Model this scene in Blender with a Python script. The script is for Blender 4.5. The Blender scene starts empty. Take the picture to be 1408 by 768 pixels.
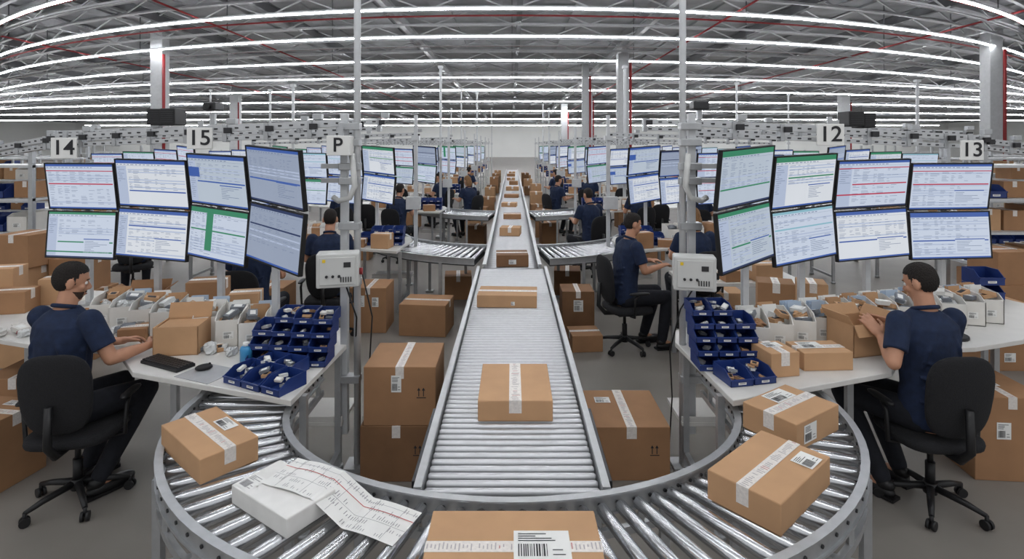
import bpy, math, random
from mathutils import Vector, Matrix
random.seed(7)
S = bpy.context.scene
COL = S.collection
V = Vector

# ------------------------------------------------------------------ materials
def lin(c):
    out = []
    for k in c:
        k = k / 255.0
        out.append(k / 12.92 if k <= .04045 else ((k + .055) / 1.055) ** 2.4)
    return out

MATS = {}
def mat(name, rgb, rough=.6, metal=0.0, var=.06, scale=12, bump=0.0, emit=0.0, stretch=None):
    if name in MATS:
        return MATS[name]
    m = bpy.data.materials.new(name)
    m.use_nodes = True
    nt = m.node_tree
    b = nt.nodes['Principled BSDF']
    c = lin(rgb)
    b.inputs['Roughness'].default_value = rough
    b.inputs['Metallic'].default_value = metal
    tc = nt.nodes.new('ShaderNodeTexCoord')
    mp = nt.nodes.new('ShaderNodeMapping')
    if stretch:
        mp.inputs['Scale'].default_value = stretch
    nz = nt.nodes.new('ShaderNodeTexNoise')
    nz.inputs['Scale'].default_value = scale
    nz.inputs['Detail'].default_value = 4
    nt.links.new(tc.outputs['Object'], mp.inputs['Vector'])
    nt.links.new(mp.outputs['Vector'], nz.inputs['Vector'])
    rp = nt.nodes.new('ShaderNodeValToRGB')
    rp.color_ramp.elements[0].position = .3
    rp.color_ramp.elements[1].position = .7
    rp.color_ramp.elements[0].color = [k * (1 - var) for k in c] + [1]
    rp.color_ramp.elements[1].color = [min(1, k * (1 + var)) for k in c] + [1]
    nt.links.new(nz.outputs['Fac'], rp.inputs['Fac'])
    if name.startswith('screen'):
        b.inputs['Base Color'].default_value = (.02, .02, .025, 1)
    else:
        nt.links.new(rp.outputs['Color'], b.inputs['Base Color'])
    if bump:
        bp = nt.nodes.new('ShaderNodeBump')
        bp.inputs['Strength'].default_value = bump
        bp.inputs['Distance'].default_value = .01
        nt.links.new(nz.outputs['Fac'], bp.inputs['Height'])
        nt.links.new(bp.outputs['Normal'], b.inputs['Normal'])
    if emit:
        nt.links.new(rp.outputs['Color'], b.inputs['Emission Color'])
        b.inputs['Emission Strength'].default_value = emit
    MATS[name] = m
    return m

CARD = [mat('cardboard', (190, 150, 112), .85, 0, .07, 6, .05),
        mat('cardboard_brown', (160, 120, 86), .85, 0, .08, 6, .05),
        mat('cardboard_dark', (126, 92, 64), .85, 0, .1, 6, .05)]
TAPE = mat('printed_tape', (222, 216, 210), .35, 0, .1, 90)
TAPEP = mat('tape_print', (176, 170, 170), .5)
TAPER = mat('tape_print_red', (190, 130, 128), .5)
WHITE = mat('paper_white', (232, 232, 229), .7, 0, .03)
INK = mat('print_ink', (38, 38, 42), .7)
REDINK = mat('red_ink', (200, 84, 92), .7)
STEEL = mat('roller_steel', (206, 208, 211), .25, .97, .04, 30)
ROLLW = mat('zinc_roller', (212, 213, 216), .32, .55, .04, 30)
ALU = mat('aluminium', (178, 180, 182), .4, .65, .06, 20)
ALUW = mat('painted_frame', (200, 202, 204), .45, .2, .04, 20)
DARKST = mat('dark_steel', (58, 58, 60), .45, .5, .1, 20)
PAN = mat('roller_gap_shade', (18, 18, 20), .8, 0, .1, 20)  # near-black: shade between the rollers painted into the sheet below them
BLACK = mat('black_plastic', (20, 20, 22), .5, 0, .15, 30)
FABRIC = mat('black_fabric', (27, 27, 30), .95, 0, .25, 150, .3)
DESKW = mat('desk_laminate', (212, 210, 206), .4, 0, .04, 8)
GREYB = mat('grey_enclosure', (200, 201, 199), .5, 0, .03, 8)
BLUE = mat('blue_plastic', (30, 54, 116), .4, 0, .1, 15)
WBIN = mat('white_carton', (218, 215, 209), .7, 0, .05, 10)
NAVY = mat('navy_cotton', (24, 38, 66), .9, 0, .2, 25, .3)
TROUS = mat('dark_trousers', (23, 25, 33), .9, 0, .2, 25, .25)
SHOE = mat('black_leather', (18, 18, 20), .45)
SKIN = mat('skin', (188, 138, 110), .55, 0, .06, 14)
LIP = mat('lips', (150, 90, 80), .5)
HAIRD = mat('dark_hair', (32, 26, 23), .85, 0, .45, 140, 1.0)
BEARD = mat('beard_hair', (66, 48, 39), .85, 0, .3, 160, 1.0)
HAIRB = mat('blond_hair', (134, 98, 62), .7, 0, .35, 120, 1.0)
EYEW = mat('eye_white', (225, 222, 218), .3)
EYED = mat('eye_iris', (40, 28, 20), .2)
BAG = mat('plastic_bag', (208, 209, 208), .35, 0, .08, 30, .5)
REDP = mat('red_paint', (140, 36, 40), .5)
LAMP = mat('tube_glow', (250, 252, 255), .5, 0, 0, 5, 0, 32)
LAMPF = mat('tube_glow_bright', (250, 252, 255), .5, 0, 0, 5, 0, 75)
CEILM = mat('deck_grey', (132, 133, 135), .8, .0, .25, 1.2)
TRUSS = mat('truss_grey', (168, 169, 171), .6, .1, .1, 3)
TRUSSD = mat('truss_dark', (92, 93, 96), .6, .1, .12, 3)
YELL = mat('yellow_sticker', (225, 190, 40), .5)
ES_ = .82
SC_BG = mat('screen_page', (208, 219, 237), .2, 0, .02, 3, 0, ES_)
SC_BG2 = mat('screen_page_grey', (156, 168, 190), .2, 0, .03, 3, 0, ES_)
SC_BG3 = mat('screen_page_soft', (190, 202, 216), .2, 0, .03, 3, 0, ES_)
SC_BG4 = mat('screen_page_white', (226, 231, 238), .2, 0, .03, 3, 0, ES_)
SC_TX = mat('screen_text', (126, 140, 168), .3, 0, 0, 3, 0, ES_)
SC_LN = mat('screen_line', (184, 197, 222), .3, 0, 0, 3, 0, ES_)
SC = {'r': mat('screen_red', (190, 60, 86), .3, 0, 0, 3, 0, ES_),
      'b': mat('screen_blue', (58, 94, 172), .3, 0, 0, 3, 0, ES_),
      'g': mat('screen_green', (52, 136, 100), .3, 0, 0, 3, 0, ES_),
      't': mat('screen_teal', (140, 190, 206), .3, 0, 0, 3, 0, ES_),
      'n': mat('screen_navy', (40, 56, 96), .3, 0, 0, 3, 0, ES_)}

# ------------------------------------------------------------------ mesh builder
class MB:
    def __init__(s):
        s.v = []; s.f = []; s.m = []; s.s = []
    def add(s, vs, fs, mi=0, sm=False, M=None):
        o = len(s.v)
        for p in vs:
            p = V(p)
            s.v.append(M @ p if M else p)
        for f in fs:
            s.f.append([i + o for i in f]); s.m.append(mi); s.s.append(sm)
        return s
    def merge(s, o, M=None):
        k = len(s.v)
        for p in o.v:
            s.v.append(M @ p if M else p.copy())
        for f, m, q in zip(o.f, o.m, o.s):
            s.f.append([i + k for i in f]); s.m.append(m); s.s.append(q)
        return s
    def box(s, c, d, mi=0, rz=0, M=None):
        x, y, z = d[0] / 2, d[1] / 2, d[2] / 2
        vs = [(-x, -y, -z), (x, -y, -z), (x, y, -z), (-x, y, -z), (-x, -y, z), (x, -y, z), (x, y, z), (-x, y, z)]
        T = Matrix.Translation(c) @ Matrix.Rotation(rz, 4, 'Z')
        if M: T = M @ T
        return s.add(vs, [(0, 3, 2, 1), (4, 5, 6, 7), (0, 1, 5, 4), (1, 2, 6, 5), (2, 3, 7, 6), (3, 0, 4, 7)], mi, False, T)
    def beam(s, a, b, w, h=None, mi=0):
        a = V(a); b = V(b); d = b - a; L = d.length
        h = h or w
        q = d.to_track_quat('X', 'Z').to_matrix().to_4x4()
        return s.box((0, 0, 0), (L, w, h), mi, 0, Matrix.Translation((a + b) / 2) @ q)
    def tube(s, pts, rs, n=10, mi=0, caps=True):
        pts = [V(p) for p in pts]
        if not isinstance(rs, (list, tuple)): rs = [rs] * len(pts)
        vs = []; fs = []
        T = []
        for i in range(len(pts)):
            a = pts[max(0, i - 1)]; b = pts[min(len(pts) - 1, i + 1)]
            T.append((b - a).normalized())
        up = V((0, 0, 1)) if abs(T[0].z) < .9 else V((1, 0, 0))
        nrm = T[0].cross(up).normalized()
        for i, p in enumerate(pts):
            nrm = (nrm - T[i] * nrm.dot(T[i])).normalized()
            bn = T[i].cross(nrm)
            for k in range(n):
                a = 2 * math.pi * k / n
                vs.append(p + (nrm * math.cos(a) + bn * math.sin(a)) * rs[i])
        for i in range(len(pts) - 1):
            for k in range(n):
                k2 = (k + 1) % n
                fs.append((i * n + k, i * n + k2, (i + 1) * n + k2, (i + 1) * n + k))
        s.add(vs, fs, mi, True)
        if caps:
            o = len(s.v) - len(vs)
            s.f.append([o + k for k in reversed(range(n))]); s.m.append(mi); s.s.append(False)
            o2 = o + (len(pts) - 1) * n
            s.f.append([o2 + k for k in range(n)]); s.m.append(mi); s.s.append(False)
        return s
    def ell(s, c, r, n=16, m=10, mi=0, e=1.0, M=None, fn=None, keep=None, jit=0):
        if not isinstance(r, (list, tuple)): r = (r, r, r)
        def pw(x): return math.copysign(abs(x) ** e, x)
        vs = []; fs = []
        for j in range(m + 1):
            ph = -math.pi / 2 + math.pi * j / m
            for i in range(n):
                th = 2 * math.pi * i / n
                q = 1 + random.uniform(-jit, jit)
                p = V((r[0] * pw(math.cos(ph)) * pw(math.cos(th)) * q, r[1] * pw(math.cos(ph)) * pw(math.sin(th)) * q, r[2] * pw(math.sin(ph)) * q))
                if j in (0, m): p = V((0, 0, -r[2] if j == 0 else r[2]))
                if fn: p = fn(p)
                vs.append(p + V(c))
        for j in range(m):
            for i in range(n):
                i2 = (i + 1) % n
                if keep:
                    ce = (vs[j * n + i] + vs[j * n + i2] + vs[(j + 1) * n + i2] + vs[(j + 1) * n + i]) / 4
                    if not keep(ce): continue
                if j == 0: fs.append((0, n + i2, n + i))
                elif j == m - 1: fs.append((j * n + i, j * n + i2, m * n))
                else: fs.append((j * n + i, j * n + i2, (j + 1) * n + i2, (j + 1) * n + i))
        return s.add(vs, fs, mi, True, M)
    def prism(s, poly, z0, z1, mi=0, M=None):
        n = len(poly)
        ar = sum(poly[i][0] * poly[(i + 1) % n][1] - poly[(i + 1) % n][0] * poly[i][1] for i in range(n))
        if ar < 0: poly = poly[::-1]
        vs = [(p[0], p[1], z0) for p in poly] + [(p[0], p[1], z1) for p in poly]
        fs = [list(reversed(range(n))), list(range(n, 2 * n))] + [(i, (i + 1) % n, n + (i + 1) % n, n + i) for i in range(n)]
        return s.add(vs, fs, mi, False, M)
    def quad(s, o, u, v, mi=0):
        o = V(o); u = V(u); v = V(v)
        return s.add([o, o + u, o + u + v, o + v], [(0, 1, 2, 3)], mi)
    def mesh(s, name='m'):
        me = bpy.data.meshes.new(name)
        me.from_pydata([tuple(p) for p in s.v], [], s.f)
        me.polygons.foreach_set('material_index', s.m)
        me.polygons.foreach_set('use_smooth', s.s)
        me.update()
        return me

def thing(name, label, cat, loc=(0, 0, 0), rz=0, group=None, me=None):
    o = bpy.data.objects.new(name, me)
    COL.objects.link(o)
    o.location = loc
    o.rotation_euler = (0, 0, rz)
    o['label'] = label; o['category'] = cat
    if group: o['group'] = group
    if me is None: o.empty_display_size = .1
    return o

def part(name, mb, mats, par, bevel=0, seg=2, loc=(0, 0, 0), rot=(0, 0, 0), label=None, me=None):
    me = me or mb.mesh(name)
    if not isinstance(mats, (list, tuple)): mats = [mats]
    if not me.materials:
        for m in mats: me.materials.append(m)
    o = bpy.data.objects.new(name, me)
    COL.objects.link(o)
    o.parent = par
    o.location = loc; o.rotation_euler = rot
    if bevel:
        b = o.modifiers.new('bevel', 'BEVEL'); b.width = bevel; b.segments = seg; b.limit_method = 'ANGLE'
    if label: o['label'] = label
    return o

def clone(src, loc, rz=None, label=None, scale=None, group=None):
    n = src.copy(); COL.objects.link(n)
    n.location = loc
    if rz is not None: n.rotation_euler = (src.rotation_euler[0], 0, rz)
    if label: n['label'] = label
    if group: n['group'] = group
    if scale: n.scale = scale
    def rec(a, b):
        for ch in a.children:
            c = ch.copy(); COL.objects.link(c); c.parent = b
            rec(ch, c)
    rec(src, n)
    return n

def struct(name, mb, m):
    me = mb.mesh(name); me.materials.append(m)
    o = bpy.data.objects.new(name, me); COL.objects.link(o)
    o['kind'] = 'structure'
    return o

def remesh(mb, vox, it=6):
    me = mb.mesh('tmp')
    ob = bpy.data.objects.new('tmp', me); COL.objects.link(ob)
    r = ob.modifiers.new('r', 'REMESH'); r.mode = 'VOXEL'; r.voxel_size = vox; r.use_smooth_shade = True
    sm = ob.modifiers.new('s', 'SMOOTH'); sm.factor = .5; sm.iterations = it
    dg = bpy.context.evaluated_depsgraph_get()
    dg.update()
    out = bpy.data.meshes.new_from_object(ob.evaluated_get(dg))
    bpy.data.objects.remove(ob)
    for p in out.polygons: p.use_smooth = True
    return out

# ------------------------------------------------------------------ room
HX = 75; YB = 95; ZC = 5.9
fm = mat('concrete', (132, 127, 121), .45, 0, .1, 1.6, .03)
struct('floor', MB().box((0, 46, -.05), (2 * HX, 100, .1)), fm)
cb = MB().box((0, 49, ZC + .05), (2 * HX, 94, .1))
for i in range(75):
    cb.box((-HX + 1 + i * 2, 49, ZC - .03), (.5, 94, .06))
struct('ceiling', cb, CEILM)
WALLM = mat('wall_paint', (232, 233, 231), .8, 0, .02, .5)
struct('wall_back', MB().box((0, YB + .1, ZC / 2), (2 * HX, .2, ZC)), WALLM)
struct('wall_left', MB().box((-HX - .1, 46, ZC / 2), (.2, 100, ZC)), WALLM)
struct('wall_right', MB().box((HX + .1, 46, ZC / 2), (.2, 100, ZC)), WALLM)

def arc(y0, k, xm, n=28):
    return [(x, y0 + k * x * x) for x in [(-xm + 2 * xm * i / n) for i in range(n + 1)]]
def ribbon(mb, pts, hw, z0, z1, mi=0):
    n = len(pts); vs = []
    for i, (x, y) in enumerate(pts):
        a = pts[max(0, i - 1)]; b = pts[min(n - 1, i + 1)]
        d = V((b[0] - a[0], b[1] - a[1], 0)).normalized(); q = V((-d.y, d.x, 0)) * hw
        for s_, z in ((-1, z0), (1, z0), (1, z1), (-1, z1)):
            vs.append(V((x, y, z)) + q * s_)
    fs = []
    for i in range(n - 1):
        for k in range(4):
            k2 = (k + 1) % 4
            fs.append((i * 4 + k, (i + 1) * 4 + k, (i + 1) * 4 + k2, i * 4 + k2))
    fs += [(0, 1, 2, 3), (n * 4 - 1, n * 4 - 2, n * 4 - 3, n * 4 - 4)]
    mb.add(vs, fs, mi)
ZL = 5.2
KA = .262
for y0 in [0.5, 3.2, 6.4, 9.5, 12.9, 16.2, 20.8, 26, 32, 40, 51, 67, 88]:
    if y0 < 2: k, xm = .03, 10
    elif y0 < 22: k, xm = KA / y0, 1.56 * y0
    else: k, xm = max(0, KA * .9 / y0 * (1 - (y0 - 22) / 60)), min(68, 1.5 * y0)
    if y0 + k * xm * xm > 92: xm = math.sqrt((92 - y0) / k) if k > 0 else 68
    pts = arc(y0, k, xm)
    t = thing('ceiling_light', 'long bowed row of white fluorescent tube lights under the roof', 'light', (0, 0, 0), 0, 'ceiling light rows')
    h = MB(); ribbon(h, pts, .02, ZL + .018, ZL + .07); part('housing', h, TRUSS, t)
    h = MB(); ribbon(h, pts, .026 + .0003 * y0, ZL - .014, ZL + .016); part('light_tube', h, LAMP if y0 < 28 else LAMPF, t)
    h = MB(); n = 12
    for i in range(1, n):
        p = pts[int(i * 28 / n)]; h.box((p[0], p[1], (ZL + ZC) / 2 + .02), (.02, .02, ZC - ZL - .08))
    part('hanger', h, TRUSSD, t)

for y0 in [7, 9, 11, 12.2, 13.8, 15.4, 17.5, 19.6, 22.5, 25.5, 29, 33, 38, 44]:
    k = KA / y0 * .98; xm = 1.56 * y0
    n = int(xm * 2 / 1.1); n += n % 2
    pts = arc(y0, k, xm, n)
    m = MB()
    ribbon(m, pts, .06, 5.78, 5.84); ribbon(m, pts, .045, 5.36, 5.41)
    for i in range(n):
        a = pts[i]; b = pts[i + 1]
        z = (5.39, 5.8) if i % 2 == 0 else (5.8, 5.39)
        m.beam((a[0], a[1], z[0]), (b[0], b[1], z[1]), .035)
    me = m.mesh('roof_truss'); me.materials.append(TRUSS if y0 % 2 else TRUSSD)
    thing('roof_truss', 'grey steel roof truss with zigzag webbing under the deck', 'truss', (0, 0, 0), 0, 'roof trusses', me)
for x in [-26, -22, -17.5, -13.5, -10, -6.4, -3.2, 0.2, 4.0, 7.5, 11, 14.5, 19, 25]:
    m = MB()
    m.box((x, 50, 5.72), (.14, 88, .03)); m.box((x, 50, 5.6), (.03, 88, .24)); m.box((x, 50, 5.48), (.14, 88, .03))
    me = m.mesh('roof_beam'); me.materials.append(TRUSS if x in (-13.5, 4.0, 14.5, -3.2) else TRUSSD)
    thing('roof_beam', 'long grey steel roof beam running the length of the hall', 'beam', (0, 0, 0), 0, 'roof beams', me)
for x in [-15.5, -8.2, 5.6, 12.6]:
    m = MB().tube([(x, 6, 5.32), (x, 90, 5.32)], .026, 8)
    me = m.mesh('sprinkler_pipe'); me.materials.append(REDP)
    thing('sprinkler_pipe', 'red sprinkler pipe hung below the roof', 'pipe', (0, 0, 0), 0, 'sprinkler pipes', me)
for y0 in [10.3, 14.6, 19]:
    m = MB().tube([(x, y, 5.435) for x, y in arc(y0, KA / y0, 1.56 * y0)], .026, 6)
    me = m.mesh('sprinkler_pipe'); me.materials.append(REDP)
    thing('sprinkler_pipe', 'red bowed sprinkler branch pipe crossing the roof', 'pipe', (0, 0, 0), 0, 'sprinkler pipes', me)
for y0 in [10.8, 18.2]:
    m = MB()
    for dz in (0, .06): m.tube([(x, y + dz, 5.3) for x, y in arc(y0, KA / y0, 1.56 * y0)], .018, 6)
    me = m.mesh('cable_conduit'); me.materials.append(TRUSS)
    thing('cable_conduit', 'pair of pale grey conduits bowed across the roof', 'conduit', (0, 0, 0), 0, 'roof conduits', me)

for (x, y, w) in [(4.2, 21, .42), (-12.1, 19, .42), (15.6, 18, .42), (5.2, 38, .6), (4.9, 52, .6), (-20, 40, .6), (24, 40, .6), (3.3, 24.9, .3)]:
    t = thing('column', 'white painted structural column with red pipe alongside', 'column', (x, y, 0), 0, 'columns')
    m = MB().box((0, 0, ZC / 2), (w, w, ZC)); m.box((0, 0, .15), (w + .1, w + .1, .3)); part('shaft', m, mat('column_paint', (184, 186, 188), .6), t, .02)
    m = MB().tube([(w / 2 + .05, -w / 2, 0), (w / 2 + .05, -w / 2, 5.1)], .05, 8); part('pipe', m, REDP, t)
for (x, y, h) in [(-1.55, 12, 3.7), (2.45, 12, 3.7), (-4.75, 12, 3.3), (8.8, 12, 3.4), (-1.2, 19, 3.8), (1.6, 24, 3.6), (-2.2, 24, 4.4), (-7, 16, 3.6), (-12, 22, 4.2), (6.5, 16, 3.8), (-1.1, 30, 4), (1.9, 34, 4.5), (12, 24, 4.2), (-3.3, 30, 4)]:
    m = MB().box((0, 0, h / 2), (.05, .05, h)); m.box((0, 0, .02), (.2, .2, .04)); m.box((0, 0, 2.1), (.12, .12, .1)); m.box((0, 0, h), (.1, .1, .06))
    me = m.mesh('utility_post'); me.materials.append(ALUW)
    thing('utility_post', 'slim white utility post rising above the stations', 'post', (x, y, 0), 0, 'utility posts', me)

# ------------------------------------------------------------------ cartons
def label_geo(mb, o, u, v, w, h, n, seed=0):
    rnd = random.Random(seed)
    o = V(o); u = V(u); v = V(v); n = V(n)
    mb.quad(o, u * w, v * h, 0)
    o2 = o + n * .0008
    x = .08 * w
    while x < .6 * w:
        bw = rnd.choice([.012, .02, .03]) * w
        mb.quad(o2 + u * x + v * .1 * h, u * bw, v * .42 * h, 1)
        x += bw + rnd.choice([.015, .025]) * w
    for i in range(4):
        mb.quad(o2 + u * .08 * w + v * (.62 + .08 * i) * h, u * rnd.uniform(.3, .75) * w, v * .03 * h, 1)
    mb.quad(o2 + u * .68 * w + v * .14 * h, u * .22 * w, v * .03 * h, 1)
    mb.quad(o2 + u * .68 * w + v * .3 * h, u * .18 * w, v * .03 * h, 1)

def arrows(mb, o, s):
    o = V(o)
    for k in (0, 1):
        a = o + V((k * s * .8, 0, 0))
        mb.add([a, a + V((s * .15, 0, 0)), a + V((s * .15, 0, s)), a + V((0, 0, s))], [(0, 1, 2, 3)])
        mb.add([a + V((-s * .22, 0, s)), a + V((s * .37, 0, s)), a + V((s * .075, 0, s * 1.5))], [(0, 1, 2)])
    mb.add([o + V((-s * .3, 0, -s * .3)), o + V((s * 1.3, 0, -s * .3)), o + V((s * 1.3, 0, -s * .15)), o + V((-s * .3, 0, -s * .15))], [(0, 1, 2, 3)])

CN = [0]
def carton(x, y, z, w, d, h, rz=0, tape='y', c=0, lab=None, front=None, desc=None, grp=None, arr=False, tw=.05):
    CN[0] += 1
    desc = desc or ['tan cardboard carton sealed with white tape', 'brown cardboard carton sealed with tape', 'dark brown cardboard carton'][c]
    t = thing('cardboard_box', desc, 'box', (x, y, z), math.radians(rz), grp)
    m = MB().box((0, 0, h / 2), (w, d, h))
    part('carton_body', m, CARD[c], t, min(.004, h * .04))
    e = .0012
    rr = random.Random(CN[0])
    if tape:
        m = MB(); dr = min(.07, h * .6)
        if tape == 'y':
            m.box((0, 0, h + e / 2), (tw, d + 2 * e, e)); m.box((0, -d / 2 - e / 2, h - dr / 2), (tw, e, dr)); m.box((0, d / 2 + e / 2, h - dr / 2), (tw, e, dr))
            nm = int(d / .012)
            for i in range(nm):
                if rr.random() < .8: m.box((tw * rr.uniform(-.08, .08), -d / 2 + (i + .5) * d / nm, h + e), (tw * rr.uniform(.2, .7), .004, .0008), 2 if rr.random() < .12 else 1)
        else:
            m.box((0, 0, h + e / 2), (w + 2 * e, tw, e)); m.box((-w / 2 - e / 2, 0, h - dr / 2), (e, tw, dr)); m.box((w / 2 + e / 2, 0, h - dr / 2), (e, tw, dr))
            nm = int(w / .012)
            for i in range(nm):
                if rr.random() < .8: m.box((-w / 2 + (i + .5) * w / nm, tw * rr.uniform(-.08, .08), h + e), (.004, tw * rr.uniform(.2, .7), .0008), 2 if rr.random() < .12 else 1)
        part('tape', m, [TAPE, TAPEP, TAPER], t)
    if lab:
        lx, ly, lw, lh = lab
        m = MB(); label_geo(m, (lx - lw / 2, ly - lh / 2, h + .0028), (1, 0, 0), (0, 1, 0), lw, lh, (0, 0, 1), CN[0])
        part('shipping_label', m, [WHITE, INK], t)
    if front:
        for (fx, fz, fw, fh) in (front if isinstance(front, list) else [front]):
            m = MB(); label_geo(m, (fx - fw / 2, -d / 2 - .002, fz), (1, 0, 0), (0, 0, 1), fw, fh, (0, -1, 0), CN[0] + 5)
            part('shipping_label', m, [WHITE, INK], t)
    if arr:
        m = MB(); arrows(m, (w * .26, -d / 2 - .001, h * .5), .035)
        part('handling_mark', m, [INK], t)
    return t

def open_carton(x, y, z, w, d, h, rz=0, desc='open tan cardboard box with raised flaps', c=0, flap=.1, sides='FBLR'):
    t = thing('open_cardboard_box', desc, 'box', (x, y, z), math.radians(rz))
    T = .006; m = MB()
    m.box((0, 0, T / 2), (w, d, T)); m.box((0, -d / 2 + T / 2, h / 2), (w, T, h)); m.box((0, d / 2 - T / 2, h / 2), (w, T, h))
    m.box((-w / 2 + T / 2, 0, h / 2), (T, d, h)); m.box((w / 2 - T / 2, 0, h / 2), (T, d, h))
    part('carton_body', m, CARD[c], t)
    for (nm, cx, cy, ax, sg) in (('F', 0, -d / 2, 'X', 1), ('B', 0, d / 2, 'X', -1), ('L', -w / 2, 0, 'Y', -1), ('R', w / 2, 0, 'Y', 1)):
        if nm not in sides: continue
        a = random.uniform(.5, .95) * sg
        if cy < 0: a = 2.6
        if sides == 'B' : a = -.35
        if ax == 'X': M = Matrix.Translation((cx, cy, h)) @ Matrix.Rotation(a, 4, 'X'); b = MB().box((0, 0, flap / 2), (w, .005, flap), 0, 0, M)
        else: M = Matrix.Translation((cx, cy, h)) @ Matrix.Rotation(a, 4, 'Y'); b = MB().box((0, 0, flap / 2), (.005, d, flap), 0, 0, M)
        part('flap', b, CARD[c], t)
    return t

# ------------------------------------------------------------------ conveyors
ZR = .68
def ell_pt(rx, ry, cy, t): return (rx * math.cos(t), cy + ry * math.sin(t))

def curved_conveyor(cy, ri, ro, t0, t1, n, desc, ext=0, main=True, legs=6):
    t = thing('curved_roller_conveyor', desc, 'conveyor', (0, cy, 0))
    inn = []; out = []
    if ext and t0 <= math.pi + .01:
        for k in range(6, 0, -1):
            inn.append((-ri[0], ext * k / 6)); out.append((-ro[0], ext * k / 6))
    N = 48
    for i in range(N + 1):
        a = t0 + (t1 - t0) * i / N
        inn.append(ell_pt(ri[0], ri[1], 0, a)); out.append(ell_pt(ro[0], ro[1], 0, a))
    if ext and t1 >= 2 * math.pi - .01:
        for k in range(1, 7):
            inn.append((ri[0], ext * k / 6)); out.append((ro[0], ext * k / 6))
    for nm, pts in (('inner_rail', inn), ('outer_rail', out)):
        m = MB(); ribbon(m, pts, .006, ZR - .05, ZR + .012); ribbon(m, pts, .016, ZR + .012, ZR + .018); ribbon(m, pts, .016, ZR - .058, ZR - .05)
        part(nm, m, ALU, t)
        if main:
            m = MB(); ribbon(m, pts, .011, ZR - .15, ZR - .12)
            for i in range(1, len(pts) - 1, 3):
                m.box((pts[i][0], pts[i][1], ZR - .09), (.02, .02, .075))
            part('lower_rail', m, ALU, t)
            m = MB()
            for i in range(len(pts) - 1):
                p = V((*pts[i], 0)).lerp(V((*pts[i + 1], 0)), .5)
                d = V((pts[i + 1][0] - pts[i][0], pts[i + 1][1] - pts[i][1], 0)).normalized(); q = V((-d.y, d.x, 0))
                for s_ in (-1, 1): m.tube([p + q * .004 * s_ + V((0, 0, ZR - .02)), p + q * .012 * s_ + V((0, 0, ZR - .02))], .007, 6)
            part('bolt_row', m, DARKST, t)['kind'] = 'stuff'
    L = len(inn)
    def along(u):
        f = u * (L - 1); i = min(L - 2, int(f)); g = f - i
        return (V((*inn[i], 0)).lerp(V((*inn[i + 1], 0)), g), V((*out[i], 0)).lerp(V((*out[i + 1], 0)), g))
    cum = [0]
    for i in range(1, L):
        cum.append(cum[-1] + (V((*out[i], 0)) - V((*out[i - 1], 0))).length * .5 + (V((*inn[i], 0)) - V((*inn[i - 1], 0))).length * .5)
    r = .023 if main else .026
    for k in range(n):
        s_ = (k + .5) / n * cum[-1]
        i = 0
        while i < L - 2 and cum[i + 1] < s_: i += 1
        g = (s_ - cum[i]) / (cum[i + 1] - cum[i])
        a, b = along((i + g) / (L - 1))
        d = (b - a); d2 = d.normalized()
        a2 = a + d2 * .012 + V((0, 0, ZR - r)); b2 = b - d2 * .012 + V((0, 0, ZR - r))
        m = MB().tube([a2, a2 + d2 * .012, b2 - d2 * .012, b2], [.01, .01, .01, .01], 8)
        m.tube([a2 + d2 * .012, a2 + d2 * .016, b2 - d2 * .016, b2 - d2 * .012], [r * .85, r, r, r * .85], 14)
        part('roller', m, STEEL, t)
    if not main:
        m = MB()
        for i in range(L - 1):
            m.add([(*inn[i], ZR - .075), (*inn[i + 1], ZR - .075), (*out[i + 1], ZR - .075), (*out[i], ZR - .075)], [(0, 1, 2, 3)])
        part('underpan', m, PAN, t)  # dark sheet, its colour stands in for shade in the roller gaps
    for k in range(legs):
        a, b = along((k + .5) / legs)
        for p in (a, b):
            m = MB().box((p.x, p.y, (ZR - .06) / 2), (.035, .035, ZR - .06)); m.box((p.x, p.y, .01), (.1, .1, .02))
            part('leg', m, ALU, t)
        if main:
            m = MB().beam(a + V((0, 0, .25)), b + V((0, 0, .25)), .03); part('crossbar', m, ALU, t)
    return t

curved_conveyor(2.86, (1.12, .825), (1.63, 1.30), math.pi, 2 * math.pi, 52, 'large U-shaped roller conveyor with shiny steel rollers and aluminium rails', .4, True, 7)
for cy in (8.4, 12.2):
    for (a, b) in ((192, 258.5), (281.5, 348)):
        curved_conveyor(cy, (1.6, 1.15), (2.2, 2.05), math.radians(a), math.radians(b), 24, 'curved steel roller conveyor branching off the main line', 0, False, 3)

t = thing('roller_conveyor', 'straight conveyor with closely spaced white zinc rollers', 'conveyor', (0, 0, 0))
y0, y1 = 2.10, 5.95
for s_ in (-1, 1):
    m = MB().box((s_ * .352, (y0 + y1) / 2, ZR - .05), (.016, y1 - y0, .13)); m.box((s_ * .36, (y0 + y1) / 2, ZR + .02), (.03, y1 - y0, .008))
    for i in range(16): m.box((s_ * .363, y0 + .15 + i * .24, ZR - .05), (.012, .03, .03))
    part('side_rail', m, ALU, t)
    m = MB().box((s_ * .384, 2.46, ZR - .02), (.018, .6, .06))
    part('edge_guard', m, DARKST, t, .003)
n = 78
for i in range(n):
    y = y0 + .03 + (y1 - y0 - .06) * i / (n - 1)
    m = MB().tube([(-.338, y, ZR - .0155), (-.33, y, ZR - .0155), (.33, y, ZR - .0155), (.338, y, ZR - .0155)], [.01, .0155, .0155, .01], 12)
    part('roller', m, ROLLW, t)
for y in (2.3, 3.5, 4.7, 5.8):
    for s_ in (-1, 1):
        m = MB().box((s_ * .35, y, .28), (.04, .04, .56)); m.box((s_ * .35, y, .01), (.12, .12, .02)); part('leg', m, ALU, t)
    m = MB().box((0, y, .3), (.7, .03, .04)); part('crossbar', m, ALU, t)
m = MB().box((0, (y0 + y1) / 2, ZR - .06), (.68, y1 - y0, .012)); part('underpan', m, PAN, t)  # sheet coloured near-black to paint shade between the rollers
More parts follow.
